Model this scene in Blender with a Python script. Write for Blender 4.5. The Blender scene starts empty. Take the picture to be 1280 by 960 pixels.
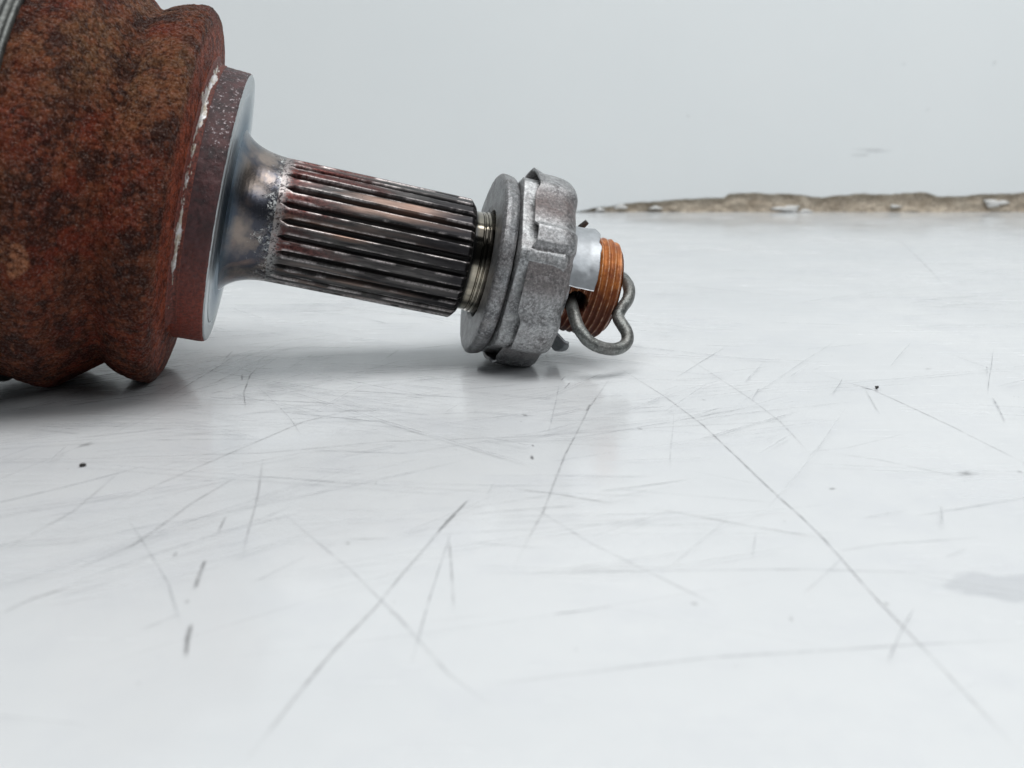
import bpy, math, random
import numpy as np
from mathutils import Vector, Matrix
random.seed(7); RNG = np.random.default_rng(7)
S = bpy.context.scene
COL = S.collection
MM = 0.001

# ---------------------------------------------------------------- camera
CAM_H, PITCH, FPX = 57.73, math.radians(15), 1305.0
cd = bpy.data.cameras.new('camera'); cam = bpy.data.objects.new('camera', cd); COL.objects.link(cam)
cd.sensor_width = 36; cd.lens = FPX / 1280 * 36; cd.clip_start = 0.005; cd.clip_end = 50
cam.location = (0, 0, CAM_H * MM); cam.rotation_euler = (math.pi / 2 - PITCH, 0, 0)
cd.dof.use_dof = True; cd.dof.focus_distance = 0.226; cd.dof.aperture_fstop = 27
S.camera = cam
S.render.resolution_x, S.render.resolution_y = 1024, 768
# ---------------------------------------------------------------- light
w = bpy.data.worlds.new('World'); S.world = w; w.use_nodes = True
bg = w.node_tree.nodes['Background']; bg.inputs[0].default_value = (0.86, 0.93, 1.0, 1); bg.inputs[1].default_value = 0.085
def area(name, loc, target, sx, sy, power, col):
    l = bpy.data.lights.new(name, 'AREA'); l.shape = 'RECTANGLE'; l.size = sx; l.size_y = sy; l.energy = power; l.color = col
    o = bpy.data.objects.new(name, l); COL.objects.link(o); o.location = loc
    o.rotation_euler = (Vector(target) - Vector(loc)).to_track_quat('-Z', 'Y').to_euler(); return o
area('ceiling_light', (0.10, 0.05, 0.95), (0.06, 0.16, 0), 1.0, 0.5, 9.0, (1.0, 1.0, 0.995))
area('window_light', (0.75, -0.35, 0.75), (0.15, 0.45, 0.05), 0.5, 0.4, 2.6, (0.95, 0.98, 1.0))
S.view_settings.view_transform = 'Standard'; S.view_settings.look = 'None'
S.view_settings.exposure = 0; S.view_settings.gamma = 1
S.render.engine = 'CYCLES'
try: S.cycles.transparent_max_bounces = 24
except Exception: pass

# ---------------------------------------------------------------- numpy noise
def _hash(ix, iy, iz, seed):
    n = (ix * 374761393 + iy * 668265263 + iz * 2147483647 + seed * 974711) & 0xffffffff
    n = ((n ^ (n >> 13)) * 1274126177) & 0xffffffff
    n = (n ^ (n >> 16)) & 0xffffffff
    return n / 4294967295.0 * 2 - 1
def vnoise(P, scale, seed=0):
    Q = np.asarray(P) * scale; I = np.floor(Q).astype(np.int64); f = Q - I; f = f * f * (3 - 2 * f); r = 0
    for dx in (0, 1):
        for dy in (0, 1):
            for dz in (0, 1):
                wt = (f[..., 0] if dx else 1 - f[..., 0]) * (f[..., 1] if dy else 1 - f[..., 1]) * (f[..., 2] if dz else 1 - f[..., 2])
                r = r + wt * _hash(I[..., 0] + dx, I[..., 1] + dy, I[..., 2] + dz, seed)
    return r
def fbm(P, scale, octs=4, seed=0):
    r = 0; a = 1
    for k in range(octs): r = r + a * vnoise(P, scale * 2.03 ** k, seed + k * 17); a *= .55
    return r

# ---------------------------------------------------------------- node helper
class M:
    def __init__(s, name):
        s.m = bpy.data.materials.new(name); s.m.use_nodes = True; s.t = s.m.node_tree; s.b = s.t.nodes['Principled BSDF']
        tc = s.t.nodes.new('ShaderNodeTexCoord'); s.co = tc.outputs['Object']; s.uv = tc.outputs['UV']
    def set(s, **k):
        for n, v in k.items(): s.inp(n.replace('_', ' '), v)
        return s
    def inp(s, n, v):
        i = s.b.inputs[n]
        if isinstance(v, bpy.types.NodeSocket): s.t.links.new(v, i)
        elif isinstance(v, (tuple, list)) and len(v) == 3 and i.type == 'RGBA': i.default_value = (*v, 1)
        else: i.default_value = v
    def _l(s, v, i):
        if isinstance(v, bpy.types.NodeSocket): s.t.links.new(v, i)
        elif isinstance(v, tuple) and len(v) == 3 and i.type == 'RGBA': i.default_value = (*v, 1)
        else: i.default_value = v
    def scale(s, v3, co=None):
        n = s.t.nodes.new('ShaderNodeMapping'); s.t.links.new(co or s.co, n.inputs[0]); n.inputs['Scale'].default_value = v3; return n.outputs[0]
    def noise(s, sc, det=4, rough=.55, co=None, dist=0):   # sc = features per mm
        n = s.t.nodes.new('ShaderNodeTexNoise'); s.t.links.new(co or s.co, n.inputs['Vector'])
        n.inputs['Scale'].default_value = sc * 1000; n.inputs['Detail'].default_value = det; n.inputs['Roughness'].default_value = rough
        n.inputs['Distortion'].default_value = dist; return n.outputs['Fac']
    def voro(s, sc, co=None, out='Distance'):
        n = s.t.nodes.new('ShaderNodeTexVoronoi'); s.t.links.new(co or s.co, n.inputs['Vector']); n.inputs['Scale'].default_value = sc * 1000; return n.outputs[out]
    def ramp(s, f, *st):
        n = s.t.nodes.new('ShaderNodeValToRGB'); s.t.links.new(f, n.inputs[0]); e = n.color_ramp.elements
        while len(e) < len(st): e.new(.5)
        for k, (p, c) in enumerate(st):
            e[k].position = p; c = (c, c, c) if isinstance(c, (int, float)) else c; e[k].color = (*c, 1)
        return n.outputs[0]
    def mix(s, f, a, b, mode='MIX'):
        n = s.t.nodes.new('ShaderNodeMix'); n.data_type = 'RGBA'; n.blend_type = mode
        s._l(f, n.inputs[0]); s._l(a, n.inputs[6]); s._l(b, n.inputs[7]); return n.outputs[2]
    def math(s, op, a, b=0.0, c=None, clamp=False):
        n = s.t.nodes.new('ShaderNodeMath'); n.operation = op; n.use_clamp = clamp; s._l(a, n.inputs[0]); s._l(b, n.inputs[1])
        if c is not None: s._l(c, n.inputs[2])
        return n.outputs[0]
    def sep(s, co=None):
        n = s.t.nodes.new('ShaderNodeSeparateXYZ'); s.t.links.new(co or s.co, n.inputs[0]); return n.outputs
    def attr(s, name):
        n = s.t.nodes.new('ShaderNodeAttribute'); n.attribute_name = name; return n.outputs['Fac']
    def bump(s, h, st, dist):    # dist in mm
        n = s.t.nodes.new('ShaderNodeBump'); s.t.links.new(h, n.inputs['Height']); n.inputs['Strength'].default_value = st
        n.inputs['Distance'].default_value = dist * MM
        if s.b.inputs['Normal'].links: s.t.links.new(s.b.inputs['Normal'].links[0].from_socket, n.inputs['Normal'])
        s.t.links.new(n.outputs[0], s.b.inputs['Normal']); return s
    def rng(s, f, a, b, c=0., d=1.):
        n = s.t.nodes.new('ShaderNodeMapRange'); s._l(f, n.inputs[0])
        for i, v in enumerate((a, b, c, d)): n.inputs[i + 1].default_value = v
        return n.outputs[0]

# ---------------------------------------------------------------- materials
def rust_mat():
    m = M('rusty cast steel'); x, y, z = m.sep()
    big = m.noise(.045, 3, .6); med = m.noise(.22, 5, .65); fine = m.noise(1.1, 5, .7); gr = m.noise(2.2, 4, .75)
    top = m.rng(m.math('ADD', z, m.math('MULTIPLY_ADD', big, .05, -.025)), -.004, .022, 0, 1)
    vo = m.t.nodes.new('ShaderNodeTexVoronoi'); vo.feature = 'SMOOTH_F1'; m.t.links.new(m.co, vo.inputs['Vector']); vo.inputs['Scale'].default_value = 900; vo.inputs['Smoothness'].default_value = .35
    cell = vo.outputs['Distance']; cc = m.sep(vo.outputs['Color'])[0]
    c = m.mix(m.ramp(med, (.36, 0), (.64, 1)), (.040, .012, .008), (.150, .042, .021))
    c = m.mix(m.ramp(m.noise(.10, 4, .65, dist=.4), (.46, 0), (.58, .9)), c, (.160, .028, .014))
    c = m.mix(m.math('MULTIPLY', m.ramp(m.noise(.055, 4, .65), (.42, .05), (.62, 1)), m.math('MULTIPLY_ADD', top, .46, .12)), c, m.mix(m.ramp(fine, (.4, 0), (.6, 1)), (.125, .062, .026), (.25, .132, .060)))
    c = m.mix(m.ramp(m.noise(.15, 4, .7), (.49, 0), (.60, .85)), c, (.030, .011, .008))
    c = m.mix(m.ramp(cc, (.62, 0), (.9, .35)), c, (.27, .085, .04))
    c = m.mix(m.attr('patch'), c, m.mix(m.ramp(fine, (.4, 0), (.6, 1)), (.17, .06, .03), (.44, .18, .09)))
    lip = m.ramp(m.math('ADD', m.attr('lip'), m.math('MULTIPLY_ADD', fine, .8, -.4)), (.35, 0), (.75, 1))
    c = m.mix(lip, c, m.mix(m.ramp(m.noise(.3, 5, .65), (.38, 0), (.62, 1)), (.10, .020, .011), (.34, .080, .038)))
    c = m.mix(m.ramp(cell, (.50, 0), (.8, .6)), c, (.022, .008, .006))
    c = m.mix(m.ramp(fine, (.32, .7), (.46, 0)), c, (.022, .008, .006))
    c = m.mix(m.ramp(gr, (.60, 0), (.70, .5)), c, (.42, .24, .17))
    m.set(Base_Color=c, Roughness=m.rng(gr, .35, .65, .75, .40), Metallic=0.0)
    m.inp('Specular IOR Level', m.rng(gr, .48, .66, .06, .7))
    m.bump(med, .6, .4).bump(m.math('MULTIPLY', cell, -1.), .8, .35).bump(fine, .9, .35).bump(gr, .9, .22); return m.m
def red_rust_mat():
    m = M('red primer rust'); med = m.noise(.3, 5, .65); fine = m.noise(1.6, 5, .7)
    c = m.mix(m.ramp(med, (.38, 0), (.62, 1)), (.085, .020, .012), (.30, .075, .040))
    c = m.mix(m.ramp(fine, (.34, 1), (.48, 0)), c, (.04, .012, .01))
    m.set(Base_Color=c, Roughness=.6); m.inp('Specular IOR Level', .4)
    m.bump(med, .5, .3).bump(fine, .8, .2); return m.m
def collar_mat():
    m = M('worn painted collar'); x, y, z = m.sep(); med = m.noise(.35, 5, .7); fine = m.noise(1.7, 5, .75)
    c = m.mix(m.ramp(med, (.4, 0), (.62, 1)), (.026, .012, .014), (.080, .027, .028))
    low = m.rng(m.math('ADD', z, m.math('MULTIPLY', m.math('SUBTRACT', med, .5), .02)), -.002, -.018, 0, 1)
    c = m.mix(low, c, m.mix(m.ramp(fine, (.35, 0), (.6, 1)), (.07, .015, .010), (.24, .042, .022)))
    # bare metal freckles where the paint wore off, denser on one side of the rim
    zone = m.rng(z, .002, .016, -.04, .095)
    fk = m.math('GREATER_THAN', m.math('ADD', m.noise(1.5, 4, .75), zone), .70)
    c = m.mix(fk, c, (.33, .29, .30))
    m.set(Base_Color=c, Roughness=m.math('MULTIPLY_ADD', fk, -.2, .55), Metallic=m.math('MULTIPLY', fk, .75)); m.bump(fine, .8, .22).bump(med, .4, .25); return m.m
def scrape_mat():
    m = M('freshly scraped bright metal'); n = m.noise(.5, 5, .7); f = m.noise(1.8, 4, .75)
    wv = m.rng(m.math('ADD', m.attr('wear'), m.math('MULTIPLY_ADD', f, 1.6, -.8)), .0, .18, 0, 1)
    red = m.mix(m.ramp(f, (.38, 0), (.62, 1)), (.05, .014, .010), (.21, .048, .03))
    c = m.mix(wv, red, m.mix(m.ramp(n, (.40, 0), (.6, 1)), (.42, .36, .28), (.70, .69, .70)))
    m.set(Base_Color=c, Metallic=m.math('MULTIPLY', wv, .55), Roughness=m.math('MULTIPLY_ADD', wv, -.25, .6)); m.bump(f, .9, .2).bump(wv, .5, .1); return m.m
def radial(m):
    x, y, z = m.sep(); return m.math('SQRT', m.math('ADD', m.math('MULTIPLY', y, y), m.math('MULTIPLY', z, z)))
def face_mat():
    m = M('turned steel ring face'); r = radial(m)
    t = m.rng(r, .0185, .0262, 0, 1)
    c = m.mix(t, (.16, .22, .28), (.66, .69, .70)); c = m.mix(m.ramp(m.noise(.5, 4, .7), (.62, 0), (.7, .6)), c, (.12, .11, .10))
    ln = m.t.nodes.new('ShaderNodeTexNoise'); ln.noise_dimensions = '1D'; m.t.links.new(m.math('MULTIPLY', r, 9000.), ln.inputs['W']); ln.inputs['Detail'].default_value = 3; ln.inputs['Scale'].default_value = 1
    c = m.mix(m.rng(ln.outputs['Fac'], .35, .65, 0, .4), c, (.30, .35, .38))
    tg = m.t.nodes.new('ShaderNodeTangent'); tg.direction_type = 'RADIAL'; tg.axis = 'X'; m.t.links.new(tg.outputs[0], m.b.inputs['Tangent'])
    m.set(Base_Color=c, Metallic=1., Roughness=.34, Anisotropic=.75); m.bump(ln.outputs['Fac'], .35, .05); return m.m
def cone_mat():
    m = M('heat tinted stub steel'); x, y, z = m.sep(); n = m.noise(.14, 4, .6); f = m.noise(1.8, 5, .8)
    c = m.mix(m.ramp(n, (.42, 0), (.6, 1)), (.075, .078, .095), (.24, .20, .175))
    c = m.mix(m.ramp(m.noise(.09, 3, .5, dist=1), (.54, 0), (.70, .55)), c, (.34, .22, .17))
    c = m.mix(m.rng(x, -.0088, -.0112, 0, .85), c, (.10, .15, .20))
    zone = m.rng(m.math('ADD', x, m.math('MULTIPLY_ADD', m.noise(.2, 3, .6), .008, -.004)), -.0075, -.0015, -.13, .10)
    fk = m.math('GREATER_THAN', m.math('ADD', f, zone), .575)
    c = m.mix(fk, c, m.mix(m.ramp(m.noise(.9, 3, .6), (.45, 0), (.55, 1)), (.62, .63, .62), (.05, .05, .055)))
    m.set(Base_Color=c, Metallic=.9, Roughness=m.math('MULTIPLY_ADD', fk, .28, .22)); m.bump(f, .35, .08).bump(m.noise(.5, 3, .6), .25, .1); return m.m
def spline_mat():
    m = M('greasy dark splined steel'); x, y, z = m.sep(); st = m.scale((.12, 1, 1))
    a = m.noise(.6, 5, .65, st); f = m.noise(1.6, 4, .7)
    c = m.mix(m.ramp(a, (.36, 0), (.66, 1)), (.024, .023, .024), (.13, .122, .118))
    red = m.rng(m.math('ADD', m.math('ADD', x, m.math('MULTIPLY', z, -.9)), m.math('MULTIPLY', m.math('SUBTRACT', m.noise(.16, 4, .6, st), .5), .07)), .010, -.008, 0, .95)
    c = m.mix(red, c, m.mix(m.ramp(f, (.4, 0), (.6, 1)), (.05, .012, .011), (.16, .05, .042)))
    c = m.mix(m.ramp(m.noise(.13, 3, .6, st), (.55, 0), (.66, .75)), c, (.42, .27, .21))
    c = m.mix(m.rng(m.math('ADD', x, m.math('MULTIPLY_ADD', f, .006, -.003)), .0004, -.0008, 0, .6), c, m.mix(m.ramp(f, (.42, 0), (.5, 1)), (.06, .06, .065), (.50, .50, .49)))
    gz = m.rng(m.math('ADD', x, m.math('MULTIPLY_ADD', m.noise(.1, 4, .65, st), .05, -.025)), .022, .036, 0, .8)
    c = m.mix(gz, c, (.022, .021, .024)); c = m.mix(m.math('MULTIPLY', m.attr('edge'), m.rng(f, .4, .55, .35, 1.)), c, (.62, .57, .56)); dg = m.attr('groove'); c = m.mix(dg, c, (.012, .010, .010))
    c = m.mix(m.math('GREATER_THAN', f, .70), c, (.01, .01, .01))
    m.set(Base_Color=c, Metallic=m.math('MULTIPLY_ADD', dg, -.5, .85), Roughness=m.rng(a, .3, .7, .52, .34)); m.bump(a, .45, .14).bump(f, .35, .06); return m.m
def neck_mat():
    m = M('polished steel neck'); n = m.noise(.25, 3, .5, m.scale((.2, 1, 1)))
    c = m.mix(m.ramp(n, (.4, 0), (.6, 1)), (.20, .185, .155), (.50, .45, .36)); x, y, z = m.sep()
    c = m.mix(m.ramp(m.noise(.13, 2, .5, m.scale((.1, 1, 1))), (.47, 0), (.55, .93)), c, (.012, .011, .010)); c = m.mix(m.rng(x, .0410, .0403, 0, 1), c, (.02, .02, .02))  # black bands painted in for the deep shadow between splines and washer
    m.set(Base_Color=c, Metallic=1., Roughness=.13); m.bump(m.noise(.8, 3, .6, m.scale((3, .3, .3))), .2, .05); return m.m
def zinc_mat(name, base, dark, dirt=(.075, .062, .060), usedirt=False, metal=.72):
    m = M(name); n = m.noise(.35, 5, .7); f = m.noise(1.6, 5, .8)
    c = m.mix(m.ramp(n, (.36, 0), (.64, 1)), dark, base)
    c = m.mix(m.ramp(f, (.50, 0), (.60, .75)), c, tuple(min(1, b * 1.45) for b in base))
    c = m.mix(m.ramp(f, (.33, .8), (.43, 0)), c, (.07, .068, .07))
    d = m.math('MULTIPLY', m.ramp(m.noise(.22, 4, .7), (.42, 0), (.6, 1)), .7)
    if usedirt: d = m.math('MAXIMUM', m.math('MULTIPLY', m.attr('dirt'), m.rng(n, .3, .6, .5, 1.)), m.math('MULTIPLY', d, .35))
    else: d = m.math('MULTIPLY', d, .45)
    c = m.mix(d, c, m.mix(m.ramp(f, (.42, 0), (.56, 1)), dirt, tuple(v * 2.6 for v in dirt)))
    m.set(Base_Color=c, Metallic=m.math('MULTIPLY_ADD', d, -.5, metal), Roughness=m.rng(f, .3, .7, .30, .48)); m.bump(f, .55, .14).bump(n, .35, .25); return m.m
def thread_mat():
    m = M('orange rusted thread'); x, y, z = m.sep(); n = m.noise(.3, 4, .65); f = m.noise(2., 4, .7)
    c = m.mix(m.ramp(n, (.38, 0), (.62, 1)), (.28, .075, .015), (.54, .19, .040))
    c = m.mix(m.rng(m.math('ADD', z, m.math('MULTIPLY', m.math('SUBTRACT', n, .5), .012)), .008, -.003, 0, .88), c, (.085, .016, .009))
    c = m.mix(m.attr('crest'), c, m.mix(m.ramp(f, (.4, 0), (.6, 1)), (.35, .14, .06), (.70, .48, .34)))
    c = m.mix(m.attr('bore'), c, (.012, .008, .007))
    m.set(Base_Color=c, Roughness=.42, Metallic=.15); m.bump(f, .5, .08); return m.m
def table_mat():
    m = M('white gloss table'); n = m.noise(.012, 5, .6); f = m.noise(.35, 4, .65)
    c = m.mix(m.ramp(n, (.35, 0), (.65, 1)), (.645, .664, .678), (.712, .728, .736))
    c = m.mix(m.ramp(m.noise(.05, 6, .7), (.48, 0), (.74, .35)), c, (.57, .59, .63))
    s1 = m.noise(.5, 4, .7, m.scale((.06, 1, 1))); rot = m.t.nodes.new('ShaderNodeMapping'); m.t.links.new(m.co, rot.inputs[0]); rot.inputs['Rotation'].default_value = (0, 0, .5); rot.inputs['Scale'].default_value = (.05, 1.2, 1)
    s2 = m.noise(.5, 4, .7, rot.outputs[0])
    c = m.mix(m.ramp(s1, (.60, 0), (.76, .14)), c, (.50, .52, .55)); c = m.mix(m.ramp(s2, (.60, 0), (.76, .14)), c, (.50, .52, .55))
    m.set(Base_Color=c, Roughness=m.math('ADD', m.rng(m.noise(.02, 5, .65), .35, .65, .08, .24), m.rng(s1, .5, .75, 0, .15)))
    m.inp('IOR', 1.46); m.bump(m.noise(.03, 3, .5), .10, .25); return m.m
def wall_mat():
    m = M('white painted wall'); n = m.noise(.006, 4, .6)
    c = m.mix(m.ramp(n, (.35, 0), (.65, 1)), (.85, .89, .90), (.875, .91, .917))
    m.set(Base_Color=c, Roughness=.45); m.bump(m.noise(.03, 3, .5), .15, .6).bump(m.noise(1.2, 3, .5), .08, .1); return m.m
def plaster_mat():
    m = M('broken brown plaster'); n = m.noise(.12, 5, .7); f = m.noise(.8, 4, .7)
    c = m.mix(m.ramp(n, (.36, 0), (.64, 1)), (.43, .36, .275), (.66, .58, .47)); c = m.mix(m.ramp(f, (.35, .8), (.5, 0)), c, (.26, .21, .17))
    m.set(Base_Color=c, Roughness=.9); m.bump(f, .8, .5); return m.m
def plain(name, col, rough=.6, metal=0, ns=.8, var=.4, bump=.15):
    m = M(name); n = m.noise(ns, 4, .65)
    m.set(Base_Color=m.mix(m.ramp(n, (.35, 0), (.65, 1)), tuple(c * (1 - var) for c in col), tuple(min(1, c * (1 + var)) for c in col)), Roughness=rough, Metallic=metal); m.bump(n, .5, bump); return m.m
def scratch_mat(name, col, k, top=1.):
    m = M(name); u, v, _ = m.sep(m.uv); tr = m.t.nodes.new('ShaderNodeBsdfTransparent'); mx = m.t.nodes.new('ShaderNodeMixShader')
    prof = m.math('SUBTRACT', 1., m.math('ABSOLUTE', m.math('MULTIPLY_ADD', v, 2., -1.)), clamp=True)
    ends = m.math('MULTIPLY', m.math('MULTIPLY', m.math('SUBTRACT', 1., u), u), 6., clamp=True)
    n = m.rng(m.noise(.25, 4, .7), .36, .62, .25, 1.)
    fac = m.math('MULTIPLY', m.math('MULTIPLY', m.math('MULTIPLY', prof, ends), n), m.math('MULTIPLY', m.attr('depth'), k), clamp=True); fac = m.math('MULTIPLY', fac, top)
    m.set(Base_Color=col, Roughness=.5); out = m.t.nodes['Material Output']
    m.t.links.new(fac, mx.inputs[0]); m.t.links.new(tr.outputs[0], mx.inputs[1]); m.t.links.new(m.b.outputs[0], mx.inputs[2]); m.t.links.new(mx.outputs[0], out.inputs[0]); return m.m

# ---------------------------------------------------------------- mesh helpers (all input in mm)
def mesh(name, V, F, mats, parent=None, smooth=True, attrs=None, uv=None, midx=None):
    me = bpy.data.meshes.new(name); V = np.asarray(V, float) * MM; F = np.asarray(F)
    if F.ndim == 2:
        me.vertices.add(len(V)); me.vertices.foreach_set('co', V.astype(np.float32).ravel())
        k = F.shape[1]; me.loops.add(F.size); me.loops.foreach_set('vertex_index', F.astype(np.int32).ravel())
        me.polygons.add(len(F)); me.polygons.foreach_set('loop_start', np.arange(0, F.size, k, dtype=np.int32))
        me.update(calc_edges=True)
    me.validate()
    me.polygons.foreach_set('use_smooth', [smooth] * len(me.polygons))
    for mt in (mats if isinstance(mats, (list, tuple)) else [mats]): me.materials.append(mt)
    if midx is not None: me.polygons.foreach_set('material_index', midx)
    for k, v in (attrs or {}).items():
        a = me.attributes.new(k, 'FLOAT', 'POINT'); a.data.foreach_set('value', np.asarray(v, np.float32))
    if uv is not None:
        l = me.uv_layers.new(name='UVMap'); idx = F.ravel(); l.data.foreach_set('uv', np.asarray(uv, np.float32)[idx].ravel())
    me.update(); o = bpy.data.objects.new(name, me); COL.objects.link(o)
    if parent is not None: o.parent = parent
    return o
def gridfaces(nu, nv, cu=False, cv=False):
    i = np.arange(nu if cu else nu - 1); j = np.arange(nv if cv else nv - 1); I, J = np.meshgrid(i, j, indexing='ij')
    I2, J2 = (I + 1) % nu, (J + 1) % nv
    return np.stack([I * nv + J, I2 * nv + J, I2 * nv + J2, I * nv + J2], -1).reshape(-1, 4)
def resample(prof, step):
    out = []
    for (a, b) in zip(prof[:-1], prof[1:]):
        a, b = np.array(a, float), np.array(b, float); n = max(1, int(np.ceil(np.linalg.norm(b - a) / step)))
        for k in range(n): out.append(a + (b - a) * k / n)
    out.append(np.array(prof[-1], float)); return np.array(out)
def smoothp(prof, n=2):       # Chaikin rounding
    p = [np.array(q, float) for q in prof]
    for _ in range(n):
        q = [p[0]]
        for a, b in zip(p[:-1], p[1:]): q += [a * .75 + b * .25, a * .25 + b * .75]
        p = q + [p[-1]]
    return p
def cyl(s, r, a):             # s along the shaft, a measured from the camera side up
    return np.stack([s, -r * np.cos(a), r * np.sin(a)], -1)
def revolve(prof, nseg, fn=None, closed=False, ang=None):
    prof = np.asarray(prof); a = np.linspace(0, 2 * np.pi, nseg, endpoint=False) if ang is None else ang; nseg = len(a)
    A, s = np.meshgrid(a, prof[:, 0], indexing='ij'); _, r = np.meshgrid(a, prof[:, 1], indexing='ij')
    if fn: s, r = fn(s, r, A)
    return cyl(s, r, A).reshape(-1, 3), gridfaces(nseg, len(prof), True, closed), s, r, A
def tube(path, rad, n=18, seed=0, rough=0.0):
    P = smoothp(path, 3); P = resample(P, .35); T = np.gradient(P, axis=0); T /= np.linalg.norm(T, axis=1)[:, None]
    up = np.array([0.3, 0.8, .5]); V = []
    for k, (p, t) in enumerate(zip(P, T)):
        x = np.cross(t, up); x /= np.linalg.norm(x); up = np.cross(x, t)
        r = rad(k / (len(P) - 1)) if callable(rad) else rad
        for q in range(n):
            th = 2 * np.pi * q / n; V.append(p + r * (np.cos(th) * x + np.sin(th) * up))
    V = np.array(V); c = np.repeat(P, n, axis=0)
    if rough: V = V + (V - c) * (fbm(V, .6, 3, seed) * rough)[:, None]
    F = [list(f) for f in gridfaces(len(P), n, False, True)]
    V = np.vstack([V, P[0], P[-1]]); L = len(P) * n
    for q in range(n): F.append([L, (q + 1) % n, q, q]); F.append([L + 1, (len(P) - 1) * n + q, (len(P) - 1) * n + (q + 1) % n, (len(P) - 1) * n + (q + 1) % n])
    return V, F
def meshlist(name, V, F, mat, parent=None, smooth=True):      # polygons of mixed size
    me = bpy.data.meshes.new(name); F = [list(dict.fromkeys([int(i) for i in f])) for f in F]
    me.from_pydata([tuple(np.asarray(v) * MM) for v in V], [], F); me.validate(); me.materials.append(mat)
    me.polygons.foreach_set('use_smooth', [smooth] * len(me.polygons)); me.update()
    o = bpy.data.objects.new(name, me); COL.objects.link(o)
    if parent is not None: o.parent = parent
    return o

# ================================================================ SETTING
TABLE, WALLM, PLAST = table_mat(), wall_mat(), plaster_mat()
WY = 582.0
V = [(-1600, -900, 0), (1600, -900, 0), (1600, WY + 6, 0), (-1600, WY + 6, 0), (-1600, -900, -25), (1600, -900, -25), (1600, WY + 6, -25), (-1600, WY + 6, -25)]
tab = mesh('tabletop', V, [(0, 1, 2, 3), (4, 7, 6, 5), (0, 4, 5, 1), (1, 5, 6, 2), (2, 6, 7, 3), (3, 7, 4, 0)], TABLE, smooth=False)
tab['kind'] = 'structure'; tab['label'] = 'white glossy scratched tabletop under the axle stub'
# wall: painted skin whose bottom edge is broken away from x = 30 mm to the right
Fw = np.array([0, math.cos(PITCH), -math.sin(PITCH)]); Uw = np.array([0, math.sin(PITCH), math.cos(PITCH)])
def ray(px, py): return Fw + (px - 640) / FPX * np.array([1., 0, 0]) - (py - 480) / FPX * Uw
def on_table(px, py): d = ray(px, py); return np.array([0, 0, CAM_H]) + d * (CAM_H / -d[2])
def on_wall(px, py): d = ray(px, py); return np.array([0, 0, CAM_H]) + d * (WY / d[1])
jag_px = [(700, 266), (722, 265), (745, 260), (760, 259), (775, 255), (800, 253), (826, 252), (850, 250), (880, 249), (905, 248), (911, 243), (950, 242), (1000, 243), (1018, 246), (1028, 247), (1050, 244), (1080, 243), (1110, 244), (1135, 242), (1150, 240), (1160, 241), (1172, 246), (1200, 245), (1240, 243), (1280, 241)]
jx = [on_wall(*p)[0] for p in jag_px] + [320, 380, 440, 480, 510]; jz = [max(0.0, on_wall(*p)[2]) for p in jag_px] + [10.5, 9.5, 8, 4, 0.]
X = np.concatenate([[-1600, -400], np.arange(20, 505, .8), [900, 1600]])
bot = np.interp(X, jx, jz, left=0, right=0); jn = vnoise(np.stack([X, X * 0, X * 0], -1), .45, 3) * .15 + vnoise(np.stack([X, X * 0, X * 0], -1), .12, 5) * .35
bot = np.where(bot > .8, bot + jn, bot)
cols = []
for x, b in zip(X, bot): cols += [(x, WY + 5, b), (x, WY + .5, b), (x, WY, b + .5), (x, WY, 45), (x, WY, 1500)]
wall = mesh('wall', cols, gridfaces(len(X), 5), WALLM, smooth=False); wall['kind'] = 'structure'; wall['label'] = 'white wall behind the table, chipped along its foot'
gx = np.arange(24, 500, .8); gz = np.arange(0, 15.01, .6); GX, GZ = np.meshgrid(gx, gz, indexing='ij'); P3 = np.stack([GX, GX * 0, GZ], -1)
GY = WY + 2.4 - 1.0 * fbm(P3, .16, 4, 9) - np.maximum(0, fbm(P3 * [.3, 1, 1.5], .3, 3, 4)) * .8; GY = np.clip(GY, WY + .9, WY + 4.6)
mesh('exposed_plaster', np.stack([GX, GY, GZ], -1).reshape(-1, 3), gridfaces(len(gx), len(gz)), PLAST, wall)
CHIP = plain('flaked white paint', (.74, .74, .72), .6, 0, .5, .06)
for (px, py, a, b) in [(776, 258, 3.4, 1.7), (750, 262, 2.6, 1.2), (985, 261, 7.5, 1.7), (1008, 264, 3.5, 1.), (1245, 254, 6.5, 2.), (820, 260, 3.4, .9), (1120, 258, 3., .8)]:
    c = on_wall(px, py); n = 16; vs = [(c[0], WY - .2, max(c[2], b * .7))]; fs = []
    for ring, (k, yy) in enumerate(((.6, WY - .1), (1, WY + .9), (.9, WY + 3.2))):
        for q in range(n):
            t = 2 * math.pi * q / n; rr = k * (1 + .3 * math.sin(3 * t + px) + .12 * math.sin(7 * t + py)); vs.append((c[0] + a * rr * math.cos(t), yy, max(.05, c[2] + b * rr * math.sin(t))))
    for q in range(n): fs.append([0, 1 + q, 1 + (q + 1) % n])
    for ring in (0, 1):
        for q in range(n): fs.append([1 + ring * n + q, 1 + ring * n + n + q, 1 + ring * n + n + (q + 1) % n, 1 + ring * n + (q + 1) % n])
    meshlist('paint_chip', vs, fs, CHIP, wall)

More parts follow.
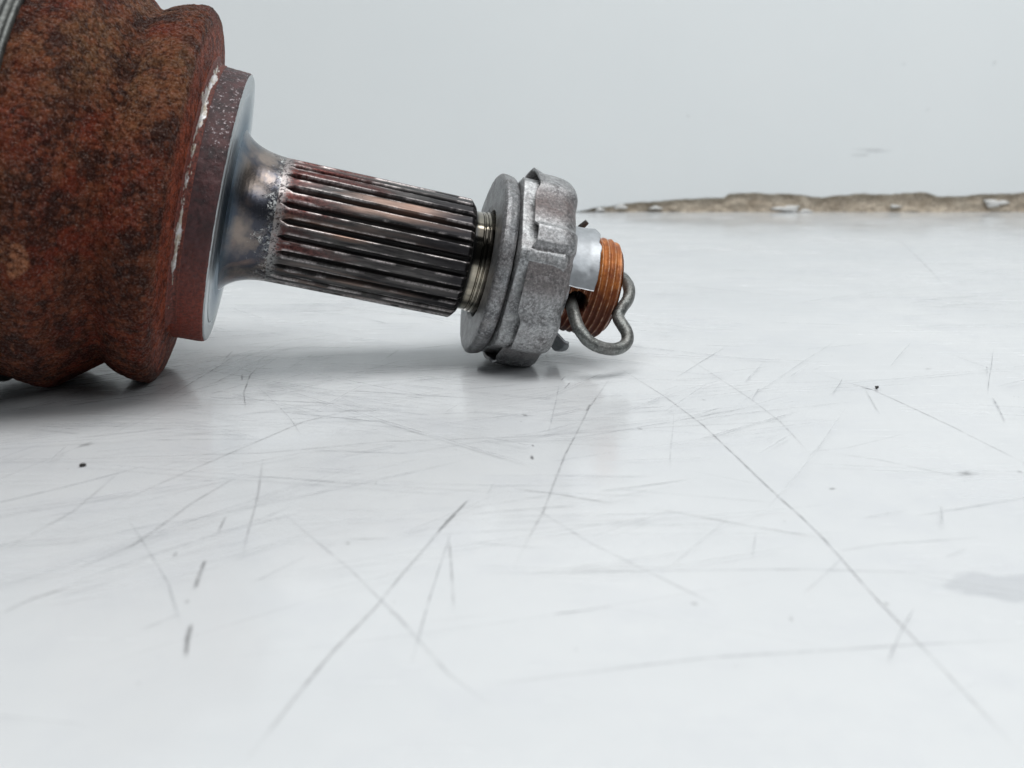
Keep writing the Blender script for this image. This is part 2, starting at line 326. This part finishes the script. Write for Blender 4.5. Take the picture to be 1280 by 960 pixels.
# ---------------- scratches in the table top
SC_D = scratch_mat('dark scratch', (.13, .125, .13), 1.0); SC_L = scratch_mat('faint scratch', (.34, .35, .37), 1.0)
zc = [0.02]
def strip_data(pts, wd, dp, seed=0):
    P = resample([np.array(p[:2], float) for p in pts], 1.2); L = len(P); T = np.gradient(P, axis=0); T /= (np.linalg.norm(T, axis=1)[:, None] + 1e-9)
    N = np.stack([-T[:, 1], T[:, 0]], -1); P3 = np.column_stack([P, np.zeros(L)])
    P = P + N * (vnoise(P3, .06, seed) * .22)[:, None]
    hw = wd * .62 * (.75 + .5 * np.abs(vnoise(P3, .1, seed + 5)))
    zc[0] += .0007; z = np.full(L, zc[0]); A = np.column_stack([P - N * hw[:, None], z]); B = np.column_stack([P + N * hw[:, None], z])
    V = np.empty((2 * L, 3)); V[0::2] = A; V[1::2] = B; u = np.linspace(0, 1, L); UV = np.empty((2 * L, 2)); UV[0::2] = np.column_stack([u, u * 0]); UV[1::2] = np.column_stack([u, u * 0 + 1])
    k = np.arange(L - 1) * 2; F = np.stack([k, k + 2, k + 3, k + 1], -1); return V, F, UV, np.full(2 * L, dp)
BIG = [  # pixel path, width mm, strength, dark?
 ([(765, 455), (790, 470), (830, 495), (880, 532), (940, 590), (1000, 645), (1030, 675), (1100, 752), (1160, 815), (1230, 890), (1290, 955)], .42, .75, 1),
 ([(588, 622), (560, 650), (540, 675), (500, 722), (470, 760), (420, 812), (370, 872), (300, 960)], .40, .62, 1),
 ([(586, 624), (566, 645), (545, 668)], .55, .9, 1),
 ([(304, 594), (290, 600), (240, 630), (165, 682), (70, 722)], .50, .6, 1), ([(292, 596), (340, 597), (400, 602), (452, 606)], .5, .5, 1),
 ([(764, 470), (735, 512), (705, 572), (680, 640), (640, 715)], .45, .5, 1), ([(738, 505), (733, 514)], .6, .9, 1),
 ([(0, 767), (40, 748), (88, 733)], .55, .75, 1), ([(258, 699), (252, 715), (245, 737)], .55, 1.1, 1), ([(239, 779), (235, 800), (234, 824)], .6, 1.1, 1),
 ([(810, 634), (870, 645), (940, 658), (1025, 672)], .55, .55, 1), ([(0, 579), (130, 572), (330, 566), (480, 552), (640, 547), (830, 534), (1060, 523)], .5, .45, 1),
 ([(140, 632), (200, 605), (270, 575), (380, 527), (440, 512), (500, 510)], .5, .5, 1), ([(310, 516), (380, 515), (500, 513)], .4, .65, 1),
 ([(308, 510), (305, 490), (312, 470), (324, 457)], .45, .8, 1), ([(303, 467), (302, 476)], .6, .9, 1), ([(1010, 463), (1090, 487), (1190, 533), (1290, 585)], .38, .65, 1),
 ([(1075, 484), (1098, 489)], .5, 1., 1), ([(860, 448), (940, 500), (975, 527), (1012, 566)], .45, .45, 1), ([(350, 640), (440, 712), (500, 772), (560, 842), (615, 885)], .55, .4, 0),
 ([(560, 668), (563, 710), (566, 765)], .5, .5, 1), ([(600, 718), (800, 714), (1000, 712), (1210, 716)], .55, .45, 0), ([(600, 856), (760, 838), (900, 822), (1140, 806), (1280, 800)], .6, .5, 0),
 ([(690, 768), (720, 765), (765, 758)], .6, .6, 0), ([(640, 610), (700, 618), (765, 630)], .55, .6, 1), ([(1045, 567), (1100, 575), (1180, 592), (1230, 600)], .45, .45, 1),
 ([(330, 572), (322, 620), (303, 700)], .4, .45, 1), ([(283, 645), (272, 668)], .5, .6, 1), ([(240, 500), (320, 476), (360, 470)], .35, .5, 0), ([(0, 690), (90, 640), (150, 590)], .5, .4, 1),
 ([(700, 480), (690, 520), (684, 545)], .35, .5, 0), ([(660, 630), (740, 680), (870, 745), (900, 760)], .5, .4, 0), ([(430, 675), (492, 674)], .5, .5, 1),
 ([(160, 650), (210, 730), (228, 785)], .45, .4, 0), ([(1230, 672), (1100, 680), (1030, 692)], .5, .4, 0), ([(1100, 290), (1130, 305), (1160, 335), (1185, 362)], .6, .6, 0),
 ([(940, 480), (1060, 476), (1160, 472), (1240, 465)], .4, .4, 0), ([(1140, 540), (1060, 560), (1000, 566)], .4, .35, 0), ([(540, 540), (640, 552), (820, 560)], .4, .4, 0),
 ([(900, 470), (820, 462)], .4, .5, 0), ([(705, 486), (712, 478)], .4, 1., 1), ([(700, 476), (706, 470)], .3, .9, 1), ([(1180, 440), (1240, 462), (1290, 470)], .4, .4, 0)]
for i, (pts, wd, dp, dk) in enumerate(BIG):
    V, F, UV, dpv = strip_data([on_table(*p) for p in pts], wd, dp, i)
    mesh('scratch', V, F, SC_D if dk else SC_L, tab, attrs={'depth': dpv * .66}, uv=UV)
Vs, Fs, Us, Ds = [], [], [], []; off = 0
clus = [(random.uniform(-190, 40), random.uniform(120, 300), random.choice([.35, .1, -.4, 1.1, .6])) for _ in range(22)] + [(random.uniform(-60, 280), random.uniform(100, 540), random.choice([.3, .0, -.5, 1.2])) for _ in range(16)]
for i in range(2900):
    q = random.choice(clus) if i % 3 else (random.uniform(-200, 300), random.uniform(90, 570), random.uniform(-.6, 1.4))
    cx, cy = q[0] + random.gauss(0, 18), q[1] + random.gauss(0, 14); an = q[2] + random.gauss(0, .22)
    if cx > 60 and random.random() < .35: continue
    if cy > 240 and (an > .55 or random.random() < .55): continue
    L = random.lognormvariate(2.9, .7); L = min(L, 120); bend = random.gauss(0, .035)
    pts = [(cx + L * t * math.cos(an + bend * t), cy + L * t * math.sin(an + bend * t)) for t in np.linspace(-.5, .5, 7)]
    if max(p[1] for p in pts) > WY - 4: continue
    V, F, UV, dpv = strip_data(pts, max(90, cy) / 1044 * random.uniform(1.0, 2.6), random.uniform(.2, .78), i + 50)
    Vs.append(V); Fs.append(F + off); Us.append(UV); Ds.append(dpv); off += len(V)
fs_ = mesh('fine_scratches', np.vstack(Vs), np.vstack(Fs), SC_L, tab, attrs={'depth': np.concatenate(Ds)}, uv=np.vstack(Us)); fs_['kind'] = 'stuff'
# pale worn patch at the right, little pits and grime specks
def blot(name, px, py, wx, wy, mat, dp, seed, wall_=False, parent=None):
    c = on_wall(px, py) if wall_ else on_table(px, py); n = 40; vs = [c + ([0, -.12, 0] if wall_ else [0, 0, .016])]; uv = [(.5, .5)]; zc[0] += .0005
    for q in range(n):
        t = 2 * math.pi * q / n; rr = 1 + .22 * math.sin(2 * t + seed) + .12 * math.sin(5 * t + 2 * seed)
        vs.append(c + (np.array([wx * rr * math.cos(t), -.12, wy * rr * math.sin(t)]) if wall_ else np.array([wx * rr * math.cos(t), wy * rr * math.sin(t), .016]))); uv.append((.5, 0))
    F = np.array([[0, 1 + q, 1 + (q + 1) % n] for q in range(n)])
    return mesh(name, vs, F, mat, parent, attrs={'depth': np.full(len(vs), dp)}, uv=uv)
for k, (px, py, wx, wy, dp) in enumerate([(1209, 592, 1.7, .8, .7), (665, 572, .35, .8, 1.3), (666, 557, .3, .3, .9), (656, 519, .9, .35, .9), (219, 693, .35, .35, .9), (108, 556, 1.6, .7, .5), (1040, 611, .7, .3, 1.), (868, 755, .5, .3, .7), (1108, 755, .3, .25, .8), (435, 679, .5, .3, .7), (470, 604, .3, .25, .8), (989, 774, .3, .3, .6), (1160, 461, .9, .5, .8), (234, 752, .3, .25, .8), (880, 500, .5, .2, .9), (800, 536, .8, .3, .8), (1275, 590, .7, .3, .9), (720, 812, .3, .2, .5)]):
    blot('grime_spot', px, py, wx * .9, wy * 2.2, SC_D, dp * .75, k + 1, parent=tab)
blot('smudge', 1256, 734, 6.2, 5.2, scratch_mat('pale grey smudge', (.36, .38, .43), 9.0, .13), 1., 2, parent=tab)
Vs, Fs, Us, Ds = [], [], [], []; off = 0
for i in range(420):
    x, y = random.uniform(-180, 260), random.uniform(90, 540); r = random.uniform(.08, .28); n = 8; zc[0] += .0003
    vs = [(x, y, .017)] + [(x + r * math.cos(q * math.pi / 4) * random.uniform(.7, 1.5), y + r * math.sin(q * math.pi / 4) * random.uniform(.7, 1.3), .017) for q in range(n)]
    Vs.append(vs); Fs.append(np.array([[0, 1 + q, 1 + (q + 1) % n] for q in range(n)]) + off); Us += [(.5, .5)] + [(.5, 0)] * n; Ds += [random.uniform(.3, 1.)] * (n + 1); off += n + 1
o = mesh('grime_specks', np.vstack(Vs), np.vstack(Fs), SC_D, tab, attrs={'depth': Ds}, uv=Us); o['kind'] = 'stuff'
for k, (px, py, wx, wy, dp) in enumerate([(860, 145, 1.1, 1.1, .6), (1090, 188, 13, 1.4, .45), (1075, 194, 7, 1.1, .4), (1160, 137, 1.5, 1.2, .3), (1243, 79, 1.3, 2., .35), (1130, 80, 1.4, 1., .2)]):
    blot('wall_mark', px, py, wx, wy, SC_L, dp * .6, k + 3, True, wall)

# crumbs lying on the table: things of their own
def crumb(name, px, py, r, label, seed, flat=.6, stretch=1.):
    c = on_table(px, py); V, F = [], []; n, m = 10, 7
    for i in range(m):
        for j in range(n):
            th = math.pi * (i + .001) / (m - 1 + .002); ph = 2 * math.pi * j / n; V.append((math.sin(th) * math.cos(ph) * stretch, math.sin(th) * math.sin(ph), math.cos(th) * flat))
    V = np.array(V); V *= (1 + .5 * fbm(V + seed * 7, 1.3, 3, seed))[:, None]; V *= r; V[:, 2] -= V[:, 2].min()
    F = gridfaces(m, n, False, True); o = mesh(name, V, F, plain('black debris', (.03, .028, .026), .7, 0, 2., .5), smooth=False)
    o.location = (c[0] * MM, c[1] * MM, 0.00002); o.rotation_euler.z = seed; o['label'] = label; o['category'] = 'crumb'
crumb('dirt_crumb', 104, 583, .40, 'black crumb of dirt on the white table in front of the rusty housing', 1, .6, 1.3)
crumb('dirt_crumb', 1096, 486, .42, 'tiny black crumb at a thin scratch far right of the nut', 2, .7)

# ================================================================ AXLE STUB
C0 = np.array([-49.30, 227.96, 33.13]); YAW, TILT = 0.16153, 0.22945
R = Matrix.Rotation(YAW, 4, 'Z') @ Matrix.Rotation(TILT, 4, 'Y')
root = bpy.data.objects.new('axle_joint', None); COL.objects.link(root); root.location = (C0[0] * MM, C0[1] * MM, 0)
root.empty_display_size = .01
root['label'] = 'rusty constant velocity joint lying on its side with splined stub, lock nut and cotter pin'; root['category'] = 'axle joint'
Rn = np.array(R.to_3x3())
def place(o):
    o.parent = root; o.location = (0, 0, C0[2] * MM); o.rotation_euler = R.to_euler(); return o
def to_local(P): return (np.asarray(P) - C0) @ Rn
def local_px(px, py, z):
    z = z + 59.5  # point on the line of sight at depth z (mm), in shaft coordinates
    return to_local(np.array([0, 0, CAM_H]) + ray(px, py) * z)

RUST, REDR, COLLAR, SCRAPE, FACE = rust_mat(), red_rust_mat(), collar_mat(), scrape_mat(), face_mat()
CONE, SPL, NECK, THR = cone_mat(), spline_mat(), neck_mat(), thread_mat()
# --- housing bell
hp = [(-72, 40), (-64, 42), (-56, 43), (-50, 43.1), (-47, 43.3), (-44.5, 43.9), (-42, 44.2), (-39.6, 43.6), (-36.2, 40.6), (-32.8, 38.2), (-30.9, 36.3), (-28.6, 38.1), (-26, 39.2), (-23, 39.6), (-21.2, 39.4), (-20.2, 38.2), (-19.5, 35.6), (-18.8, 31.0), (-18.35, 29.4), (-18.25, 28)]
hp = resample(smoothp(hp, 2), .24)
def hfn(s, r, A):
    P = cyl(s, r, A); d = .22 * fbm(P, .35, 4, 1) + .30 * vnoise(P, .07, 8) + .20 * (.35 - np.abs(vnoise(P, 1.05, 5))) + .16 * (.35 - np.abs(vnoise(P, 1.9, 15))) + .12 * np.clip(vnoise(P, .55, 25) - .2, 0, 1)
    d = d * np.clip((r - 28) / 3, 0, 1) * np.where(s > -19.5, .55, 1); return s, r + d
V, F, s_, r_, A_ = revolve(hp, None, hfn, ang=np.concatenate([np.linspace(-1.9, 2.0, 1150), np.linspace(2.02, 2 * math.pi - 1.92, 160)]))
patch = np.zeros(len(V))
for (px, py, w1, w2, st) in ((24, 325, 1.4, 4.2, 1.), (34, 372, 1.0, 2.2, .9), (10, 312, 1.6, 2.0, .6), (18, 430, .5, 1.3, .6), (30, 452, .8, .8, .7), (32, 38, .9, .9, .5)):
    zz = np.linspace(110, 190, 400); Q_ = np.array([local_px(px, py, z_) for z_ in zz]); k = np.abs(np.hypot(Q_[:, 1], Q_[:, 2]) - 43).argmin(); q = Q_[k]
    aa = math.atan2(q[2], -q[1]); Af = A_.reshape(-1); d2 = ((s_.reshape(-1) - q[0]) / w1) ** 2 + (43 * (Af - aa) / w2) ** 2
    patch = np.maximum(patch, st * np.clip(1.5 - d2 + 1.3 * fbm(V, .5, 4, 77), 0, 1))
sl = s_.reshape(-1); lip = np.clip((sl + 20.6) / 1.3, 0, 1)
place(mesh('joint_housing', V, F, RUST, attrs={'patch': patch, 'lip': lip}))
# --- boot clamp and rubber boot behind the housing
cp = [(-49.2, 42.0), (-49.2, 43.8), (-49.5, 44.3), (-50.1, 44.3), (-50.5, 43.9), (-51.4, 43.9), (-51.7, 44.5), (-57, 44.6), (-57.5, 44), (-57.5, 42)]
V, F, *_ = revolve(resample(cp, .5), 256); place(mesh('boot_clamp', V, F, plain('dull clamp band', (.10, .105, .10), .45, .6, .9, .35)))
bp_ = [(-56.5, 43.0), (-61, 43.4), (-65, 40), (-68, 36), (-72, 39), (-76, 34), (-80, 30), (-84, 34), (-88, 28), (-92, 25), (-96, 28), (-101, 21), (-108, 17), (-118, 16)]
V, F, *_ = revolve(resample(smoothp(bp_, 2), 1.), 160); place(mesh('rubber_boot', V, F, plain('black rubber', (.025, .025, .027), .5, 0, .3, .2)))
V, F, *_ = revolve(resample([(-105, 0.01), (-105, 13), (-190, 13), (-190, .01)], 3), 64); place(mesh('drive_shaft', V, F, plain('black painted shaft', (.04, .04, .04), .4, .3)))
# --- collar
kp = resample([(-19.5, 28.9), (-17.6, 28.95), (-12.3, 28.75), (-11.85, 28.5)], .25)
def kfn(s, r, A):
    P = cyl(s, r, A); return s, r + .09 * fbm(P, 1.2, 4, 2) + .10 * vnoise(P, .3, 8)
V, F, *_ = revolve(kp, 720, kfn); place(mesh('collar', V, F, COLLAR))
fp = [(-11.9, 28.55), (-11.62, 28.25), (-11.58, 25.0), (-11.75, 24.8), (-11.75, 24.55), (-11.55, 24.4), (-11.52, 20.5), (-11.38, 18.6), (-11.0, 17.3)]
V, F, *_ = revolve(resample(fp, .2), 360); place(mesh('machined_face', V, F, FACE))
sp_ = [(-11.0, 17.3), (-10.2, 16.35), (-9.0, 15.35), (-7.4, 14.55), (-5.5, 13.95), (-3.6, 13.62), (-1.9, 13.5)]
V, F, *_ = revolve(resample(smoothp(sp_, 1), .2), 300); place(mesh('stub_root', V, F, CONE))
# --- bright scrape along the step between housing and collar
na = 900; a = np.linspace(math.radians(-50), math.radians(88), na); ns = 30; q = np.linspace(-1, 1, ns)
Aq, T_ = np.meshgrid(a, q, indexing='ij')
ss = np.where(T_ > 0, -18.05 + T_ * 1.2, -18.05 + T_ * .45); rr = np.where(T_ > 0, 29.18 + .0 * T_, 29.18 - T_ * 1.7)
k = np.exp(-(T_ / .25) ** 2); ss = ss + .12 * k; rr = rr + .12 * k
PA = np.stack([Aq * 28, T_ * 1.2, Aq * 0], -1); dgA = np.degrees(Aq)
env = np.interp(dgA, [-50, -38, -34, -29, -23, -19, -10, 8, 18, 22, 27, 32, 40, 52, 66, 76, 84, 88], [-1.2, .1, .4, -.7, -.1, .6, .65, .6, .4, .2, .15, .55, .85, 1.0, .9, .5, -.1, -1.2])
wear = env + .62 * fbm(PA * [.6, 2.2, 1], .8, 5, 6) - np.where(T_ > 0, T_ * 1.9, -T_ * 1.5)
rr = rr + .05 * fbm(PA, 1.2, 3, 5) + .04 * np.clip(wear * 2, 0, 1)
ss = np.where(T_ < -.97, ss - .5, ss); rr = np.where(T_ > .97, rr - .5, rr)
place(mesh('scrape_mark', cyl(ss, rr, Aq).reshape(-1, 3), gridfaces(na, ns), SCRAPE, attrs={'wear': wear.ravel()}))
# --- splined shaft
NT = 24; sub = 18; nA = NT * sub; sv = np.concatenate([np.arange(-1.9, 4, .16), np.arange(4, 38.0, .4), np.arange(38.0, 39.95, .16)])
a = np.arange(nA) / nA * 2 * np.pi; Aq, Sg = np.meshgrid(a, sv, indexing='ij'); fr = (np.arange(nA) % sub) / sub; FR = np.repeat(fr[:, None], len(sv), 1)
tid = np.repeat((np.arange(nA) // sub)[:, None], len(sv), 1); d = np.abs(FR - .5) * 2       # d = 0 in the middle of a groove, 1 on the land
tn = _hash(tid, tid * 0 + 3, tid * 0, 5)
grow = np.clip((Sg + 1.0 - .4 * tn) / 1.9, 0, 1)
half = -.12 + .45 * grow; depth = 1.55 * np.clip(grow * 4, 0, 1)
prof = np.clip((half + .09 - d) / .19, 0, 1); rS = 13.52 - depth * prof
rS -= .035 * (1 - np.abs(1 - d) * 0) * np.clip(np.abs(1 - d) / .45, 0, 1) ** 2          # slightly crowned lands
rS += .05 * fbm(cyl(Sg * .25, rS, Aq), .9, 4, 4) - .10 * np.clip(fbm(cyl(Sg, rS, Aq), .9, 3, 14) - .55, 0, 1)
endc = np.clip((Sg - 38.7) / 1.2, 0, 1); rS = np.minimum(rS, 13.5 - 1.3 * endc ** 1.3)
V = cyl(Sg, rS, Aq).reshape(-1, 3); F = gridfaces(nA, len(sv), True)
place(mesh('spline_teeth', V, F, SPL, attrs={'groove': np.clip(prof * 1.1 - .25, 0, 1).ravel(), 'edge': (np.clip(np.exp(-((d - half - .15) / (.07 + .12 * np.clip(1 - Sg / 14, 0, 1))) ** 2) * np.clip(grow * 2, 0, 1) * np.clip(.45 + 1.5 * fbm(cyl(Sg * .35, rS, Aq), .9, 4, 24), 0, 1), 0, 1)).ravel()}))
V, F, *_ = revolve(resample([(39.6, 12.6), (39.94, 12.2), (40.0, 11.3)], .2), 200); place(mesh('spline_end', V, F, plain('dark grease', (.02, .02, .02), .35, .3)))
npf = [(39.3, 11.15), (39.8, 11.1), (41.9, 11.15), (42.0, 10.95), (42.25, 10.95), (42.35, 11.25), (42.9, 11.3), (43.0, 11.1), (43.3, 11.4), (47, 11.4)]
V, F, *_ = revolve(resample(npf, .15), 256); place(mesh('neck', V, F, NECK))
# --- washer, hub nut
def wob(amp, seed):
    def f(s, r, A):
        P = cyl(s, r, A); return s + amp * .5 * fbm(P, .5, 3, seed + 3), r + amp * fbm(P, .45, 3, seed)
    return f
wp = [(45.2, 12.0), (44.4, 12.2), (44.0, 12.9), (43.95, 18.6), (44.1, 19.8), (44.6, 20.4), (45.4, 20.45), (46.9, 20.1), (47.45, 19.7), (47.6, 18.6), (47.6, 12)]
V, F, *_ = revolve(resample(wp, .3), 300, wob(.06, 21)); place(mesh('washer', V, F, zinc_mat('dark zinc washer', (.30, .305, .31), (.105, .105, .11))))
def hexfn(s, r, A):
    c = math.radians(17); m = np.mod(A - c, math.radians(60)) - math.radians(30); hr = 18.75 / np.cos(m); hr = np.minimum(hr, 21.1)
    k = np.clip((r - 13) / 5.6, 0, 1); rr = r * (1 - k) + (hr - (18.6 - r)) * k; rr = np.where(r < 13, r, rr)
    return s + .05 * fbm(cyl(s, rr, A), .5, 3, 31), rr + .04 * fbm(cyl(s, rr, A), .4, 3, 33)
V, F, *_ = revolve(resample([(47.85, 12), (47.9, 17.6), (48.45, 18.6), (58.2, 18.6), (58.8, 18), (58.8, 11.9)], .35), 360, hexfn); place(mesh('hub_nut', V, F, zinc_mat('zinc plated nut', (.42, .43, .435), (.20, .205, .21))))
# --- pressed lock cap
bumps = [(80, 16, 1.5), (30, 6.5, 1.05), (-32, 13, 1.5), (-75, 8, .7), (-125, 14, 1.1), (-165, 8, .7), (152, 14, 1.1), (122, 7, .6)]
def bumpf(A):
    d = np.degrees(A); v = 0
    for c, w_, h in bumps:
        x = (np.mod(d - c + 180, 360) - 180) / w_; v = v + h / (1 + np.abs(x) ** 10)
    return v
outer = [(50.8, 21.0), (52.3, 21.1), (57.0, 21.0), (58.8, 20.5), (60.0, 19.4), (60.7, 17.5), (60.8, 15), (60.9, 13.4), (61.6, 12.7), (62.4, 12.5)]
inner = [(62.4, 11.6), (61.2, 11.9), (60.0, 13.3), (59.7, 15), (59.6, 17), (59.0, 18.7), (58.0, 19.6), (56.5, 20.1), (52.3, 20.25), (50.9, 20.3)]
def capfn(s, r, A):
    b = bumpf(A); k = np.clip((r - 14.5) / 5.5, 0, 1); d = np.degrees(A); d = np.mod(d + 180, 360) - 180
    fl = np.exp(-((d - 88) / 13) ** 2) + .9 * np.exp(-((d + 100) / 16) ** 2)
    e = np.clip((53.2 - s) / 2.4, 0, 1)
    rr = r + (b - .15) * k * 1.0 + fl * e * .9 + .05 * fbm(cyl(s, r, A), .35, 3, 41)
    ss = s + e * (.8 * (b - .4) - fl * .7) + k * np.clip((s - 56) / 4, 0, 1) * .45 * b; return ss, rr
co_ = smoothp(outer, 2); ci = smoothp(inner, 2); pr = resample(list(co_) + list(ci) + [co_[0]], .3)[:-1]
V, F, s_, r_, A_ = revolve(pr, 480, capfn, closed=True)
dg = np.degrees(np.mod(A_ + np.pi, 2 * np.pi) - np.pi); dirt = np.zeros_like(dg)
for c, w_, h in ((53, 12, 1), (8, 15, .75), (-50, 8, .5), (-95, 12, .8), (105, 10, .5)): dirt = np.maximum(dirt, h * np.exp(-((dg - c) / w_) ** 4))  # dirt in the recesses; lower facets' shading is painted in with it
cap = place(mesh('lock_cap', V, F, zinc_mat('mottled pressed steel', (.41, .415, .42), (.16, .16, .163), (.062, .048, .046), True), attrs={'dirt': dirt.ravel()}))
def tab_(a0, a1, s0, s1, rf, th, mat, seed=0):
    n, m = 60, 24; a = np.radians(np.linspace(a0, a1, n)); t = np.linspace(0, 1, m); Aq, T_ = np.meshgrid(a, t, indexing='ij')
    edge = .35 * vnoise(np.stack([Aq * 12, Aq * 0, Aq * 0], -1), .6, seed); ua = np.linspace(-1, 1, n)[:, None]
    Sg = s0 + (s1 - s0 + edge - .5 * np.abs(ua) ** 8) * T_; ro = rf(Sg, Aq); P = cyl(Sg, ro, Aq); Q_ = cyl(Sg, ro - th, Aq)
    P += (.07 * fbm(P, .5, 3, seed))[..., None]
    V = np.vstack([P.reshape(-1, 3), Q_.reshape(-1, 3)]); f1 = gridfaces(n, m); L = n * m; f2 = f1[:, ::-1] + L; E = []
    for i in range(n - 1): E.append([i * m, (i + 1) * m, (i + 1) * m + L, i * m + L]); E.append([i * m + m - 1, i * m + m - 1 + L, (i + 1) * m + m - 1 + L, (i + 1) * m + m - 1])
    for j in range(m - 1): E.append([j, j + L, j + 1 + L, j + 1]); k = (n - 1) * m; E.append([k + j, k + j + 1, k + j + 1 + L, k + j + L])
    o = mesh('cap_tab', V, np.vstack([f1, f2, np.array(E)]), mat); o.parent = cap
    return o
TABM = plain('pale smooth tab steel', (.38, .40, .42), .42, .6, .5, .10, .12)
tab_(2, 104, 60.8, 68.2, lambda s, a: 12.6 + .35 * np.clip((s - 66) / 2, 0, 1), .9, TABM, 1)
tab_(-128, -52, 60.6, 66.2, lambda s, a: 12.7 + 3.6 * np.clip((s - 61) / 4, 0, 1), .9, TABM, 2)
tab_(140, 205, 60.8, 67.6, lambda s, a: 12.6 + 0 * s, .9, TABM, 3)
# --- thread with the cotter bore
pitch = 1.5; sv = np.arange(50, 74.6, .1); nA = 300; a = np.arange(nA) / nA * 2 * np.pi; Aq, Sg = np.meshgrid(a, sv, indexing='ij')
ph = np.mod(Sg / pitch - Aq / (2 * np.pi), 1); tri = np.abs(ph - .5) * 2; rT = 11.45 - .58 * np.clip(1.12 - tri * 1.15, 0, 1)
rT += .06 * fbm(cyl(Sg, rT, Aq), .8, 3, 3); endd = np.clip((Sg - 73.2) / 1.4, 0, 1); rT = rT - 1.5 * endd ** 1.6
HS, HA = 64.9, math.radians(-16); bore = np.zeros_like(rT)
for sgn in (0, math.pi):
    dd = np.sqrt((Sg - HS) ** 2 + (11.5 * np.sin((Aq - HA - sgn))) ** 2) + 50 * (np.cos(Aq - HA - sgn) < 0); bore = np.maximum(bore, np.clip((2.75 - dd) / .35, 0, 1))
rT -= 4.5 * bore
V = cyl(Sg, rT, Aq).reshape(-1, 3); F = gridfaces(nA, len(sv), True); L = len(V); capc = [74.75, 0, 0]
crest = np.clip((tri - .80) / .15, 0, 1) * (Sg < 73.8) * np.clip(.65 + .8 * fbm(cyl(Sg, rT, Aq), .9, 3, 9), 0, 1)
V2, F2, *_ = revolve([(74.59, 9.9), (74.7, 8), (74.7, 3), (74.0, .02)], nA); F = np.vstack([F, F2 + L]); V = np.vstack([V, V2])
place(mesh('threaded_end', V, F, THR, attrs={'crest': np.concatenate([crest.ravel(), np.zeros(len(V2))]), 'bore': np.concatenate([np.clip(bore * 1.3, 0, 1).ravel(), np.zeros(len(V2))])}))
# --- cotter pin: bent eye hanging out of the bore and round the end of the thread
PINM = zinc_mat('dull grey wire', (.24, .25, .24), (.10, .105, .10), (.06, .05, .045), metal=.8)
pts = [(712, 372, 176), (715, 383, 170), (718, 396, 167), (724, 412, 165.5), (736, 428, 165), (754, 436, 166), (773, 437, 168), (785, 428, 170), (784, 415, 171), (777, 405, 172), (771.5, 396, 173.5), (776, 386, 175), (784.5, 376, 176.5), (787.5, 364, 178), (784, 354, 180.5), (777, 346, 184), (766, 340, 190)]
V, F = tube([local_px(*p) for p in pts], 1.38, 20, 3, .035); place(meshlist('cotter_pin', V, F, PINM))
pts = [(712, 306, 188), (721, 292, 188), (726, 284, 187), (734, 277, 186.5)]
V, F = tube([local_px(*p) for p in pts], lambda t: 1.25 * (1 - .55 * t), 12, 5, .08); o = meshlist('pin_leg', V, F, plain('dark pin leg', (.07, .06, .055), .5, .5)); place(o)
